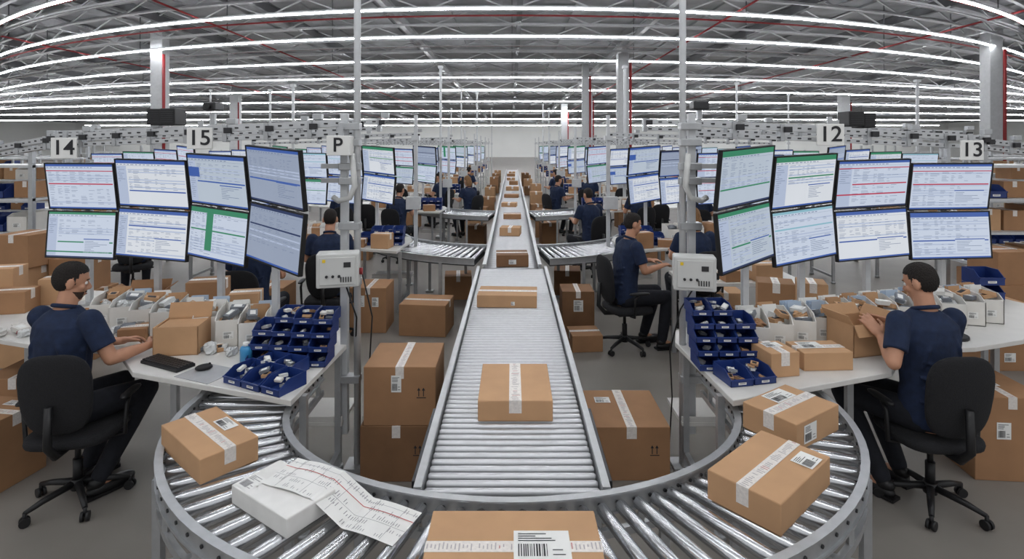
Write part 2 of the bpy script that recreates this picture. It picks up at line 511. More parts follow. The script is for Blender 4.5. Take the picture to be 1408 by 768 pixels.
t = thing('roller_conveyor', 'long straight conveyor running down the hall with pale rollers', 'conveyor', (0, 0, 0))
y0, y1 = 5.98, 30
for s_ in (-1, 1):
    m = MB().box((s_ * .30, (y0 + y1) / 2, ZR - .05), (.03, y1 - y0, .13)); m.box((s_ * .30, (y0 + y1) / 2, ZR + .03), (.04, y1 - y0, .01)); part('side_rail', m, ALU, t)
m = MB()
for i in range(380):
    y = y0 + .04 + i * .063
    m.tube([(-.285, y, ZR - .022), (.285, y, ZR - .022)], .022, 8)
o = part('roller', m, ROLLW, t); o['kind'] = 'stuff'
m = MB().box((0, (y0 + y1) / 2, ZR - .06), (.56, y1 - y0, .01)); part('underpan', m, ALUW, t)
for i in range(10):
    for s_ in (-1, 1):
        m = MB().box((s_ * .3, 6.4 + i * 2.4, .28), (.05, .05, .56)); part('leg', m, ALU, t)

G = 'cartons on the straight conveyor'
carton(.016, 2.87, ZR, .36, .45, .10, 0, 'y', 0, None, None, 'flat tan carton with white printed tape on rollers', G, tw=.06)
carton(-.035, 4.65, ZR, .49, .3, .10, -3, 'x', 0, None, (.05, .02, .03, .03), 'wide flat tan carton on rollers', G)
carton(0.0, 6.15, ZR + .002, .35, .3, .13, 2, 'x', 2, None, (.0, .03, .08, .05), 'dark brown carton on rollers', G)
yy = 8.2
for i in range(9):
    carton(random.uniform(-.06, .06), yy, ZR, random.uniform(.28, .38), .26, random.uniform(.08, .14), random.uniform(-8, 8), 'x' if i % 2 else 'y', i % 2, None, None, None, G)
    yy += 1.85 + .12 * i
G = 'cartons on the curved conveyor'
carton(-1.30, 2.37, ZR, .42, .23, .10, -40, 'x', 0, (.0, .07, .12, .06), None, 'tan carton with printed tape and address label', G, tw=.045)
carton(.985, 2.11, ZR, .44, .27, .11, 41, 'x', 0, (.12, -.085, .1, .08), None, 'tan carton with printed tape and barcode label', G, tw=.045)
carton(1.30, 2.58, ZR, .35, .26, .12, 33, 'x', 0, (.02, .07, .15, .09), (-.07, .02, .1, .08), 'tan carton with large shipping label', G)
carton(.005, 1.655, ZR, .53, .33, .12, 0, 'x', 0, (.085, .005, .17, .12), None, 'large tan carton with barcode label and printed tape', G, tw=.045)
t = thing('white_parcel', 'white printed cardboard parcel on the steel rollers', 'box', (-.84, 2.03, ZR), math.radians(-34))
part('parcel_body', MB().box((0, 0, .034), (.34, .2, .068)), mat('parcel_white', (228, 227, 224), .6), t, .004)
m = MB(); label_geo(m, (-.16, -.09, .0695), (1, 0, 0), (0, 1, 0), .08, .08, (0, 0, 1), 3); part('shipping_label', m, [WHITE, mat('grey_print', (150, 150, 154), .7)], t)
m = MB(); npt = 60
def zz(x):
    if x < .13: return .072 + .006 * max(0, math.sin(x * 20 + 1))
    return max(.005, .074 - (x - .13) * .5) + .003 * math.sin(x * 22) * (x > .27)
rr = random.Random(5)
for i in range(npt):
    xa = -.1 + .58 * i / npt; xb = -.1 + .58 * (i + 1) / npt
    m.add([(xa, -.09, zz(xa)), (xb, -.09, zz(xb)), (xb, .09, zz(xb)), (xa, .09, zz(xa))], [(0, 1, 2, 3)], 0, True)
    e = .0012
    for k in range(5):
        ya = -.08 + k * .034
        ln = rr.uniform(.008, .024)
        if rr.random() < .65 and (i // 9 + k) % 3:
            xm_ = xa + (xb - xa) * .25; xn = xa + (xb - xa) * .5
            m.add([(xm_, ya, zz(xm_) + e), (xn, ya, zz(xn) + e), (xn, ya + ln, zz(xn) + e), (xm_, ya + ln, zz(xm_) + e)], [(0, 1, 2, 3)], 1)
    for yl, mi_, wd in ((.03, 2, .003), (-.02, 1, .0014), (.062, 1, .0014)):
        m.add([(xa, yl, zz(xa) + .0014), (xb, yl, zz(xb) + .0014), (xb, yl + wd, zz(xb) + .0014), (xa, yl + wd, zz(xa) + .0014)], [(0, 1, 2, 3)], mi_)
    if i % 12 == 6:
        m.add([(xa, -.085, zz(xa) + .0013), (xa + .0015, -.085, zz(xa) + .0013), (xa + .0015, .085, zz(xa) + .0013), (xa, .085, zz(xa) + .0013)], [(0, 1, 2, 3)], 1)
me = m.mesh('paper_slip')
for q in (WHITE, mat('grey_print', (150, 150, 154), .7), REDINK): me.materials.append(q)
thing('paper_slip', 'long white printed shipping form draped over parcel and rollers', 'paper', (-.80, 2.09, ZR), math.radians(-23), None, me)

carton(-.69, 3.5, 0, .43, .42, .33, 0, 'y', 2, None, None, 'brown carton under another carton on the floor', None, True)
carton(-.67, 3.5, .331, .43, .41, .35, 0, 'y', 1, None, (-.02, .2, .06, .1), 'brown carton with white tape stacked on a carton', None, True, tw=.05)
carton(.715, 3.55, 0, .46, .5, .32, 0, 'y', 1, (-.12, .1, .1, .08), None, 'large brown taped carton on the floor', None, True, tw=.06)
carton(-1.54, 6.1, 0, .39, .4, .48, 0, 'y', 1, None, [(-.08, .28, .09, .12), (.08, .28, .07, .1)], 'tall brown carton with white labels on the floor')
carton(-.92, 6.0, 0, .5, .42, .33, -6, 'x', 1, None, None, 'brown carton on the floor beside the conveyor')
carton(.70, 6.0, 0, .34, .34, .46, 0, 'y', 2, None, (0, .25, .1, .12), 'tall dark brown carton on the floor')
carton(.72, 5.5, 0, .3, .3, .16, 5, 'x', 1)
carton(-3.32, 3.85, 0, .4, .4, .46, 5, 'y', 1, (0, .12, .1, .1), None, 'brown carton on the floor under the desk')
carton(-3.12, 3.3, 0, .38, .36, .42, -8, 'x', 1, (.05, .1, .1, .06), (0, .2, .1, .06), 'brown carton with labels on the floor beside the chair')
carton(3.0, 3.5, 0, .42, .42, .5, -5, 'y', 1, (0, 0, .1, .1), (-.05, .25, .08, .1), 'brown carton with labels on the floor under the desk')

# ------------------------------------------------------------------ monitors
def screen_mesh(w, h, accent, seed):
    r = random.Random(seed); m = MB()
    bgm = {14: SC_BG2, 18: SC_BG2, 19: SC_BG3, 12: SC_BG4, 13: SC_BG3, 16: SC_BG4, 20: SC_BG4, 23: SC_BG3, 25: SC_BG4}.get(seed, SC_BG)
    mats = [bgm, SC[accent], SC_TX, SC['n'], SC['t'], SC['b'], SC_LN]
    def q(x0, z0, x1, z1, mi, l):
        e = -.0005 * l
        m.add([(x0 * w - w / 2, e, z0 * h - h / 2), (x1 * w - w / 2, e, z0 * h - h / 2), (x1 * w - w / 2, e, z1 * h - h / 2), (x0 * w - w / 2, e, z1 * h - h / 2)], [(0, 1, 2, 3)], mi)
    q(0, 0, 1, 1, 0, 0)
    hh = r.choice([.95, .93, .9]) if accent in ('g', 'b') else .95
    q(0, hh, 1, 1, 1 if accent in ('g', 't', 'n') else 5, 1)
    x = .01
    while x < .7:
        l = r.uniform(.02, .05); q(x, hh - .03, x + l, hh - .014, 2, 1); x += l + .02
    q(0, hh - .05, 1, hh - .046, 2, 1)
    x0 = .02
    if r.random() < .6:
        sw = r.uniform(.12, .2)
        q(.0, .04, sw, hh - .055, 6, 1)
        for i in range(r.choice([8, 14, 18])): q(.015 + .01 * (i % 3), .83 - i * .042, r.uniform(.05, sw - .01), .84 - i * .042, 2, 2)
        x0 = sw + .02
    if seed == 17: q(.3, .15, .42, .94, 1, 4)
    if seed == 13: q(.0, .55, .2, .75, 5, 4)
    bar = r.uniform(.3, .65)
    q(x0, bar, .98, bar + .028, 1, 2)
    if accent == 'r': q(0, .84, 1, .86, 1, 3)
    if seed in (15, 21): q(0, bar - .22, .98, bar - .19, 1, 3)
    bot = r.choice([.05, .3, .45, .05])
    cols = [x0 + .01]
    while cols[-1] < .88: cols.append(cols[-1] + r.uniform(.06, .16))
    for i in range(29):
        z = .82 - i * .0275
        if abs(z - bar - .01) < .03 or z < bot: continue
        if i % 2 and r.random() < .5: q(x0, z - .007, .98, z + .018, 6, 1)
        lim = r.choice([.98, .98, .6, .35])
        for j, x in enumerate(cols[:-1]):
            if x > lim: break
            if r.random() < .65: q(x, z, x + (cols[j + 1] - x) * r.uniform(.3, .8), z + .008, 2, 2)
    if r.random() < .4:
        q(.55, .1, .93, .42, 0, 3); q(.55, .4, .93, .42, 5, 4)
        for i in range(7): q(.57, .36 - i * .035, r.uniform(.65, .9), .37 - i * .035, 2, 4)
    q(0, 0, 1, .03, r.choice([3, 5]), 1)
    me = m.mesh('screen')
    for k in mats: me.materials.append(k)
    return me

MW, MH = .6, .36
def monitor(accent, seed, label):
    t = thing('monitor', label, 'monitor', (0, 0, 0), 0, 'desk monitors')
    m = MB()
    m.box((0, .012, 0), (MW, .02, MH)); m.box((0, .03, 0), (MW * .8, .03, MH * .75))
    b = .01
    m.box((0, -.002, MH / 2 - b / 2), (MW, .01, b)); m.box((0, -.002, -MH / 2 + b / 2), (MW, .01, b))
    m.box((-MW / 2 + b / 2, -.002, 0), (b, .01, MH)); m.box((MW / 2 - b / 2, -.002, 0), (b, .01, MH))
    part('housing', m, BLACK, t, .003)
    part('screen', None, [], t, loc=(0, -.0015, 0), me=screen_mesh(MW - 2 * b, MH - 2 * b, accent, seed))
    m = MB().box((0, .05, 0), (.1, .02, .1)); m.box((0, .08, 0), (.04, .06, .04)); part('mount_bracket', m, DARKST, t, .003)
    return t

ES = [(-3.58, 4.25), (-2.97, 4.15), (-2.31, 3.95), (-1.72, 3.60), (-1.20, 3.17)]
ESR = [(1.19, 3.19), (1.70, 3.61), (2.31, 3.95), (2.98, 4.15), (3.66, 4.22)]
ZT = [1.87, 1.90, 1.94, 1.99]
TMPL = []
ACC_L = ['r', 'b', 'b', 'b', 'g', 'b', 'g', 'n']
ACC_R = ['g', 'g', 'r', 'r', 'g', 't', 'b', 'b']
desc = {'r': 'red', 'b': 'blue', 'g': 'green', 't': 'teal', 'n': 'dark blue'}
def place_monitors(side, dx, dy, main):
    es = ES if side < 0 else ESR
    zt = ZT if side < 0 else ZT[::-1]
    for row in range(2):
        for c in range(4):
            a = es[c]; b = es[c + 1]
            w = math.hypot(b[0] - a[0], b[1] - a[1])
            rz = math.atan2(b[1] - a[1], b[0] - a[0])
            loc = ((a[0] + b[0]) / 2 + dx, (a[1] + b[1]) / 2 + dy, zt[c] - MH / 2 - row * (MH + .008))
            if main:
                ac = (ACC_L if side < 0 else ACC_R)[row * 4 + c]
                o = monitor(ac, 11 + len(TMPL), 'black flat monitor showing a pale form page with %s bars' % desc[ac])
                TMPL.append(o); o.location = loc
            else:
                o = clone(random.choice(TMPL), loc)
            tilt = math.radians(7 if row == 0 else -4)
            roll = (1 if side < 0 else -1) * [0, 1, 2, 3.5][c if side < 0 else 3 - c]
            o.rotation_euler = (tilt, math.radians(roll * .8), rz)
            o.scale = (w * .985 / MW, 1, 1)
    t = thing('monitor_stand', 'aluminium post frame carrying two rows of monitors', 'stand', (dx, dy, 0), 0, 'monitor stands')
    def off(x, y, k=.15):
        return (x + (.05 if side > 0 else -.05), y + k)
    pm = [((es[i][0] + es[i + 1][0]) / 2, (es[i][1] + es[i + 1][1]) / 2) for i in range(4)]
    for i, p in enumerate(pm):
        q = off(*p)
        part('post', MB().box((q[0], q[1], .77 + .56), (.04, .04, 1.12)), ALUW, t, .003)
        part('foot_plate', MB().box((q[0], q[1], .768), (.14, .14, .012)), ALU, t)
    for z in (1.35, 1.72):
        m = MB()
        for i in range(3): m.beam((*off(*pm[i], .19), z), (*off(*pm[i + 1], .19), z), .035)
        part('crossbar', m, ALU, t)
    return t

DP = [(-1.076, 2.69), (-1.03, 3.49), (-1.1, 3.72), (-2.3, 4.5), (-3.9, 4.8), (-4.15, 3.95), (-3.26, 3.53), (-2.85, 3.4), (-2.40, 3.36), (-2.08, 3.03)]
ZD = .76
def desk(side, dx, dy, label):
    t = thing('packing_desk', label, 'desk', (dx, dy, 0), 0, 'packing desks')
    poly = [(x * (1 if side < 0 else -1), y) for x, y in DP]
    m = MB().prism(poly, ZD - .03, ZD); part('desktop', m, DESKW, t, .004)
    for (x, y) in [(-1.062, 2.82), (-1.075, 3.42), (-1.95, 3.2), (-3.25, 3.72), (-3.95, 4.62), (-2.35, 4.35)]:
        x = x if side < 0 else -x
        m = MB().box((x, y, (ZD - .03) / 2), (.035, .035, ZD - .03)); m.tube([(x, y, 0), (x, y, .03)], .03, 10); part('leg', m, ALU, t)
    sx = -1 if side < 0 else 1
    m = MB().box((sx * 1.3, 3.58, .28), (.5, .34, .025)); m.box((sx * 1.3, 3.42, .3), (.5, .012, .05)); part('lower_shelf', m, DESKW, t, .003)
    m = MB().beam((sx * 1.062, 2.82, .1), (sx * 1.075, 3.42, .1), .03); part('stretcher', m, ALU, t)
    return t

def gantry(a, b, dz, label):
    t = thing('overhead_rail', label, 'rail', (0, 0, 0), 0, 'overhead rails')
    a = V(a); b = V(b)
    for k, w in ((0, .045), (-dz, .03)):
        m = MB().beam(a + V((0, 0, k)), b + V((0, 0, k)), .05, w)
        L = (b - a).length; n = int(L / .09)
        for i in range(n):
            p = a.lerp(b, (i + .5) / n) + V((0, -.027, k)); m.box(p, (.03, .006, .01), 1)
        part('rail', m, [ALUW, DARKST], t)
    n = max(2, int((b - a).length / .35))
    for i in range(n + 1):
        p = a.lerp(b, i / n)
        m = MB().box(p + V((0, -.01, -dz / 2)), (.03, .06, dz + .05)); m.box(p + V((.03, -.05, -dz / 2 + .02)), (.05, .03, .04), 1)
        if i % 2: m.box(p + V((.05, -.02, .05)), (.06, .05, .04), 0)
        part('clamp', m, [ALU, DARKST], t, .003)
    return t

def sign(txt, x, y, z, w=.17, h=.15, rz=0, box=False):
    t = thing('number_sign' if not box else 'scanner_unit', ('white sign plate with black number %s hung from the rail' % txt) if not box else 'white scanner housing with a black P-like emblem', 'sign' if not box else 'scanner', (x, y, z), math.radians(rz))
    part('plate', MB().box((0, .0, 0), (w, .012 if not box else .1, h)), WHITE, t, .004)
    cu = bpy.data.curves.new('t', 'FONT'); cu.body = txt; cu.size = h * 1.0; cu.align_x = 'CENTER'; cu.align_y = 'CENTER'; cu.extrude = .001; cu.offset = .0015
    ob = bpy.data.objects.new('t', cu); COL.objects.link(ob)
    dg = bpy.context.evaluated_depsgraph_get(); dg.update()
    me = bpy.data.meshes.new_from_object(ob.evaluated_get(dg)); bpy.data.objects.remove(ob)
    me.materials.clear(); me.materials.append(INK)
    part('numeral' if not box else 'emblem', None, [], t, loc=(0, -.008 if not box else -.052, 0), rot=(math.pi / 2, 0, 0), me=me)
    part('hanger', MB().box((0, .015, h / 2 + .02), (.03, .02, .06)), ALU, t)
    return t

def support_pole(side):
    x = -.965 if side < 0 else 1.065
    t = thing('support_pole', 'tall aluminium pole from floor to roof with equipment brackets', 'pole', (x, 3.45, 0))
    part('shaft', MB().tube([(0, 0, 0), (0, 0, 5.15)], .021, 14), ALUW, t)
    part('base_plate', MB().box((0, 0, .01), (.14, .14, .02)), ALU, t)
    part('frame_post', MB().box((side * (.085 if side < 0 else .06), .02, 1.2), (.045, .045, 2.0)), ALUW, t, .003)
    for z in (2.12, 2.02, 1.87, 1.78, 1.5, 1.15, .55):
        part('bracket', MB().box((side * .045, 0.0, z), (.13, .07, .045)), ALU, t, .004)
    for z in (1.87, 1.78):
        part('side_bar', MB().box((side * .13, .05, z), (.22, .03, .03)), ALUW, t)
    m = MB().tube([(side * .02, -.05, 1.95), (side * .0, -.06, 1.75), (side * .03, -.06, 1.68), (side * .1, -.05, 1.66), (side * .14, -.03, 1.68)], .018, 10)
    part('elbow_tube', m, GREYB, t)
    return t

def control_box(x, y, z, s):
    t = thing('control_box', 'light grey electrical control box with buttons fixed to the pole', 'control box', (x, y, z), math.radians(-12 * s))
    part('enclosure', MB().box((0, 0, 0), (.24, .12, .2)), GREYB, t, .01, 3)
    part('door', MB().box((0, -.063, .0), (.2, .008, .16)), GREYB, t, .003)
    m = MB()
    for i in range(3): m.tube([(-.06 + i * .035, -.068, -.03), (-.06 + i * .035, -.076, -.03)], .008, 12)
    part('button', m, DARKST, t)
    m = MB().box((.055, -.0685, .035), (.04, .003, .03)); part('display', m, DARKST, t)
    m = MB()
    for i in range(5): m.box((.02 + i * .014, -.069, -.05), (.006, .004, .03))
    part('vent', m, DARKST, t)
    part('warning_sticker', MB().box((-.075, -.0685, .06), (.018, .002, .018)), YELL, t)
    part('side_button', MB().tube([(.12, 0, -.02), (.14, 0, -.02)], .02, 14), REDP if s < 0 else DARKST, t)
    return t

def cable(pts, label='black power cable hanging behind the pole'):
    m = MB().tube(pts, .005, 6); me = m.mesh('power_cable'); me.materials.append(BLACK)
    thing('power_cable', label, 'cable', (0, 0, 0), 0, 'hanging cables', me)

for s in (-1, 1):
    desk(s, 0, 0, 'white laminate packing desk with aluminium legs')
    place_monitors(s, 0, 0, True)
    support_pole(s)
control_box(-1.03, 3.28, 1.27, -1)
control_box(1.08, 3.28, 1.25, 1)
gantry((-3.7, 4.45, 2.07), (-1.0, 3.58, 2.15), .07, 'perforated white aluminium overhead rail on clamps')
gantry((-4.9, 5.0, 1.93), (-3.75, 4.47, 2.05), .06, 'perforated white aluminium overhead rail')
gantry((1.1, 3.58, 2.15), (3.75, 4.45, 2.06), .07, 'perforated white aluminium overhead rail on clamps')
gantry((3.8, 4.47, 2.04), (4.9, 5.0, 1.96), .06, 'perforated white aluminium overhead rail')
gantry((-4.4, 5.4, 2.12), (-1.1, 4.6, 2.2), .06, 'perforated white aluminium overhead rail')
gantry((1.1, 4.6, 2.2), (4.4, 5.4, 2.12), .06, 'perforated white aluminium overhead rail')
sign('14', -3.42, 4.22, 1.98, .18, .16, 8)
sign('15', -2.18, 3.86, 2.05, .165, .15, 12)
sign('P', -1.05, 3.38, 2.0, .14, .12, 0, True)
sign('12', 2.20, 3.82, 2.075, .175, .15, -10)
sign('13', 3.46, 4.16, 1.965, .16, .15, -8)
cable([(-.95, 3.5, 1.2), (-.90, 3.56, .9), (-.93, 3.6, .55), (-.88, 3.6, .25), (-1.0, 3.62, .02)])
cable([(-1.02, 3.36, 1.18), (-.95, 3.38, .95), (-1.0, 3.52, .6), (-1.0, 3.54, .3), (-.95, 3.54, .02)])
cable([(1.12, 3.36, 1.16), (1.03, 3.38, 1.0), (1.0, 3.5, .7), (1.02, 3.52, .4), (1.0, 3.53, .02)])
def gear(x, y, z, w, h):
    t = thing('speaker_box', 'black rectangular equipment box on top of the rail', 'equipment', (x, y, z))
    part('case', MB().box((0, 0, h / 2), (w, .15, h)), BLACK, t, .006)
    m = MB()
    for i in range(6): m.box((0, -.077, h * (.2 + i * .12)), (w * .8, .004, h * .05))
    part('grille', m, DARKST, t)
gear(-2.62, 4.12, 2.15, .11, .12); gear(-2.5, 4.08, 2.15, .11, .12); gear(2.5, 4.08, 2.14, .11, .11); gear(2.62, 4.12, 2.13, .09, .11)
t = thing('security_camera', 'small grey dome camera mounted on the rail', 'camera', (-2.15, 3.98, 2.15))
part('mast', MB().box((0, 0, .04), (.03, .03, .08)), ALU, t); part('head', MB().box((0, 0, .13), (.09, .13, .06)), DARKST, t, .01); part('lens', MB().tube([(0, -.06, .13), (0, -.09, .13)], .02, 12), BLACK, t)
t = thing('security_camera', 'grey box camera bracket mounted on the rail', 'camera', (1.22, 3.6, 2.17))
part('mast', MB().box((0, 0, .03), (.03, .03, .06)), ALU, t); part('head', MB().box((0, 0, .09), (.1, .1, .06)), DARKST, t, .01)

# ------------------------------------------------------------------ bins
def bin_mesh(w, d, hb, hf, T=.004, slope=.35):
    m = MB()
    m.box((0, 0, T / 2), (w, d, T)); m.box((0, d / 2 - T / 2, hb / 2), (w, T, hb)); m.box((0, -d / 2 + T / 2, hf / 2), (w, T, hf))
    for s_ in (-1, 1):
        x0 = s_ * (w / 2); x1 = s_ * (w / 2 - T)
        P = [(-d / 2, 0), (d / 2, 0), (d / 2, hb), (-d / 2 + d * slope, hb), (-d / 2, hf)]
        vs = [(x0, p[0], p[1]) for p in P] + [(x1, p[0], p[1]) for p in P]
        k = len(P); fs = [list(range(k)), list(reversed(range(k, 2 * k)))] + [(i, k + i, k + (i + 1) % k, (i + 1) % k) for i in range(k)]
        m.add(vs, fs)
    return m
def blue_bin():
    t = thing('parts_bin', 'blue plastic open-front parts bin with white label', 'bin', (0, 0, 0), 0, 'blue parts bins')
    m = bin_mesh(.145, .2, .088, .045); m.box((0, -.102, .043), (.145, .01, .008))
    part('bin_body', m, BLUE, t)
    m = MB().box((0, -.1015, .02), (.05, .002, .014)); m.box((0, -.1028, .022), (.036, .001, .003), 1); part('bin_label', m, [WHITE, INK], t)
    return t
BB = blue_bin()
PKM = []
GG = mat('grey_goods', (120, 124, 130), .6)
for mt in (WBIN, BAG, CARD[0], GG):
    m = MB().box((0, 0, .012), (.07, .045, .022)); m.box((0, 0, .0236), (.04, .026, .001), 1)
    me = m.mesh('small_packet'); me.materials.append(mt); me.materials.append(INK if mt is CARD[0] else WHITE); PKM.append(me)
def pk(x, y, z, s=1, flat=.35):
    k = random.randrange(4)
    o = thing('small_packet', ['small white boxed part in a bin', 'small clear packet in a bin', 'small tan boxed part in a bin', 'small grey boxed part in a bin'][k], 'packet', (x, y, z), 0, 'small packets', PKM[k])
    o.rotation_euler = (random.uniform(-flat, flat), random.uniform(-flat, flat), random.uniform(0, 3)); o.scale = (s, s, s)
def add_bin(x, y, z, rz, packs=2, scale=None):
    o = clone(BB, (x, y, z), math.radians(rz), scale=scale)
    for i in range(packs):
        pk(x + random.uniform(-.028, .028), y + random.uniform(-.04, .04), z + .012 + .011 * i, random.uniform(.5, .7))
    return o
BS = (.78, .82, .72)
for lvl in range(4):
    for c in range(4):
        if lvl == 3 and c == 3: continue
        add_bin(-1.1 - c * .118, 3.17 + lvl * .04 + c * .015, ZD + .001 + lvl * .066, 0, 1 if lvl < 3 else 4, BS)
for lvl in range(5):
    for c in range(3):
        if lvl == 4 and c == 2: continue
        add_bin(1.09 + c * .117, 3.12 + lvl * .03, ZD + .001 + lvl * .066, 0, 1 if lvl < 4 else 4, BS)
BB.location = (-1.29, 2.885, ZD); BB.rotation_euler = (0, 0, math.radians(-26)); BB.scale = (.9, .9, .8)
pk(-1.29, 2.9, ZD + .03, .7); pk(-1.3, 2.91, ZD + .05, .7)
for (x, y, r) in [(-1.165, 2.825, -26), (-1.415, 2.945, -26), (-1.215, 3.01, -20), (-1.335, 3.055, -20), (1.17, 2.93, 10), (1.30, 2.96, 12)]:
    add_bin(x, y, ZD, r, 5, (.88, .88, .8))

def white_bin():
    t = thing('document_bin', 'white cardboard pick bin with sloped sides and barcode label', 'bin', (0, 0, 0), 0, 'white pick bins')
    part('bin_body', bin_mesh(.152, .3, .2, .165, .005, .22), WBIN, t)
    m = MB(); label_geo(m, (-.03, -.152, .05), (1, 0, 0), (0, 0, 1), .06, .045, (0, -1, 0), 4); part('bin_label', m, [WHITE, INK], t)
    return t
WB = white_bin(); WB.location = (-1.62, 3.50, ZD)
def crumple(seed, r, mt):
    m = MB(); rr = random.Random(seed)
    m.ell((0, 0, r[2]), r, 14, 9, 0, .75, None, lambda p: p * (1 + rr.uniform(-.2, .2)))
    me = m.mesh('wrapped_item'); me.materials.append(mt)
    for p in me.polygons: p.use_smooth = False
    return me
CR = [crumple(i, (.045 + .006 * i, .04, .036), [BAG, WBIN, BAG, CARD[0], REDP, GG, CARD[1]][i]) for i in range(7)]
CRD = ['crumpled clear plastic bag', 'crumpled white paper wrap', 'crumpled clear plastic bag', 'small brown wrapped item', 'small red wrapped item', 'small grey wrapped item', 'small brown paper wrapped item']
def item(x, y, z, k=None, s=1.0):
    k = random.choice([0, 1, 2, 3, 5, 6, 3]) if k is None else k
    o = thing('wrapped_item', CRD[k], 'package', (x, y, z), random.uniform(0, 6), 'wrapped items', CR[k])
    o.scale = (s, s, s * random.uniform(.7, 1.2)); return o
PAP = []
for k, mt in enumerate((WHITE, CARD[0], mat('pale_blue_paper', (176, 192, 210), .7))):
    m = MB(); rr = random.Random(k)
    for i in range(5): m.box((rr.uniform(-.008, .008), -.02 + i * .01, .09 + rr.uniform(-.01, .012)), (.1, .002, .17), 0)
    me = m.mesh('paper_sheaf'); me.materials.append(mt); PAP.append(me)
def sheaf(x, y, z, rz):
    k = random.randrange(3)
    o = thing('paper_sheaf', ['sheaf of white papers standing in a pick bin', 'sheaf of tan envelopes standing in a pick bin', 'sheaf of pale blue papers standing in a pick bin'][k], 'papers', (x, y, z), rz, 'papers in bins', PAP[k])
    o.rotation_euler = (random.uniform(-.3, .1), 0, rz)
def add_wbin(x, y, rz, n=3, z=ZD):
    clone(WB, (x, y, z), math.radians(rz))
    fill_wbin(x, y, n, z)
def fill_wbin(x, y, n, z=ZD):
    for i in range(n):
        if random.random() < .22: item(x + random.uniform(-.02, .02), y + random.uniform(-.06, .0), z + .09 + i * .02, random.choice([1, 3, 4, 6, 2]), .75)
        else: pk(x + random.uniform(-.02, .02), y + random.uniform(-.09, .03), z + .12 + i * .02, 1.2)
    for i in range(2): sheaf(x + random.uniform(-.01, .01), y + .05 + .05 * i, z + .04, .2)
WB.rotation_euler = (0, 0, math.radians(14)); fill_wbin(-1.62, 3.5, 4)
for i in range(7): add_wbin(-1.79 - i * .17, 3.55 + i * .055, 16, 4)
for i in range(9): add_wbin(1.49 + i * .168, 3.42 + i * .058, -16, 4)
for x, y, r in [(3.04, 3.9, -14), (3.21, 3.95, -14), (3.38, 4.0, -14)]: add_wbin(x, y, r, 4)
for i in range(24):
    item(-2.45 - random.uniform(0, 1.0), 3.55 + random.uniform(0, .45), ZD, random.choice([0, 2, 4, 3, 0, 1, 6, 5]), random.uniform(.7, 1.15))
for i in range(18):
    pk(-2.35 - random.uniform(0, .9), 3.5 + random.uniform(0, .4), ZD + .012, 1.4, .1)
for i in range(7): pk(-1.75 - random.uniform(0, .2), 3.32 + random.uniform(0, .1), ZD + .003, 1, .05)
item(-1.80, 3.30, ZD, 0, .8); item(-1.66, 3.27, ZD, 2, .6)
for i in range(8): item(2.4 + random.uniform(0, .5), 3.55 + random.uniform(0, .12), ZD, random.choice([0, 2, 1, 3]), random.uniform(.7, 1.1))
open_carton(-2.0, 3.36, ZD, .25, .2, .17, 8, 'tan cardboard box with one raised flap on the desk', 0, .09, 'B')
carton(-2.0, 3.36, ZD + .007, .232, .182, .155, 8, None, 0, None, None, 'tan inner carton packed inside an open box')
carton(-2.42, 3.56, ZD, .16, .14, .08, 12, 'x', 1, None, None, 'small brown box on the desk')
carton(-2.25, 4.1, ZD, .25, .2, .25, 12, 'x', 1, None, None, 'brown carton standing behind the pick bins')
carton(-1.9, 3.95, ZD, .2, .16, .2, 12, 'x', 0, None, None, 'brown carton standing behind the pick bins')
carton(1.45, 3.05, ZD, .17, .18, .13, 10, 'y', 0, (0, .03, .1, .07), None, 'small tan carton with label on the desk')
carton(1.74, 3.14, ZD, .28, .19, .10, 3, 'x', 0, (-.04, .02, .13, .1), None, 'flat tan carton with white label on the desk')
open_carton(2.09, 3.35, ZD, .25, .2, .19, 14, 'open tan cardboard box held by the worker', 0, .07)
open_carton(-2.75, 4.12, ZD, .28, .25, .15, 12, 'open brown cardboard box on the desk', 1, .07)
carton(1.95, 4.1, ZD, .25, .2, .24, -20, 'y', 1, None, None, 'brown carton standing behind the pick bins')
carton(2.3, 4.25, ZD, .2, .2, .2, -20, 'y', 0, None, None, 'brown carton standing behind the pick bins')
carton(3.55, 4.3, ZD, .25, .2, .12, -20, 'x', 0)

t = thing('keyboard', 'black computer keyboard on the desk', 'keyboard', (-1.95, 3.13, ZD), math.radians(-25))
part('case', MB().box((0, 0, .009), (.32, .11, .018)), BLACK, t, .004)
m = MB()
for r_ in range(5):
    for c in range(15): m.box((-.147 + c * .021, -.038 + r_ * .019, .021), (.016, .015, .007))
part('keys', m, DARKST, t)
t = thing('mouse_pad', 'clear grey mouse mat on the desk', 'mat', (-1.66, 3.01, ZD), math.radians(-22))
part('sheet', MB().box((0, 0, .002), (.25, .2, .003)), mat('pad_grey', (172, 174, 177), .25), t, .001)
t = thing('computer_mouse', 'black computer mouse on the mat', 'mouse', (-1.70, 3.05, ZD + .004), math.radians(-60))
part('shell', MB().ell((0, 0, .014), (.026, .045, .018), 14, 8), BLACK, t); part('wheel', MB().tube([(-.004, .028, .028), (.004, .028, .028)], .007, 10), DARKST, t)
t = thing('spray_bottle', 'small blue plastic bottle with white cap on the desk', 'bottle', (-1.53, 3.18, ZD))
part('bottle_body', MB().tube([(0, 0, 0), (0, 0, .07), (0, 0, .085), (0, 0, .09)], [.033, .033, .028, .015], 16), mat('blue_bottle', (60, 140, 190), .3), t)
part('cap', MB().tube([(0, 0, .09), (0, 0, .11)], .016, 12), WHITE, t)
t = thing('label_printer', 'small black desk device beside the cartons', 'device', (2.85, 3.58, ZD), math.radians(-10))
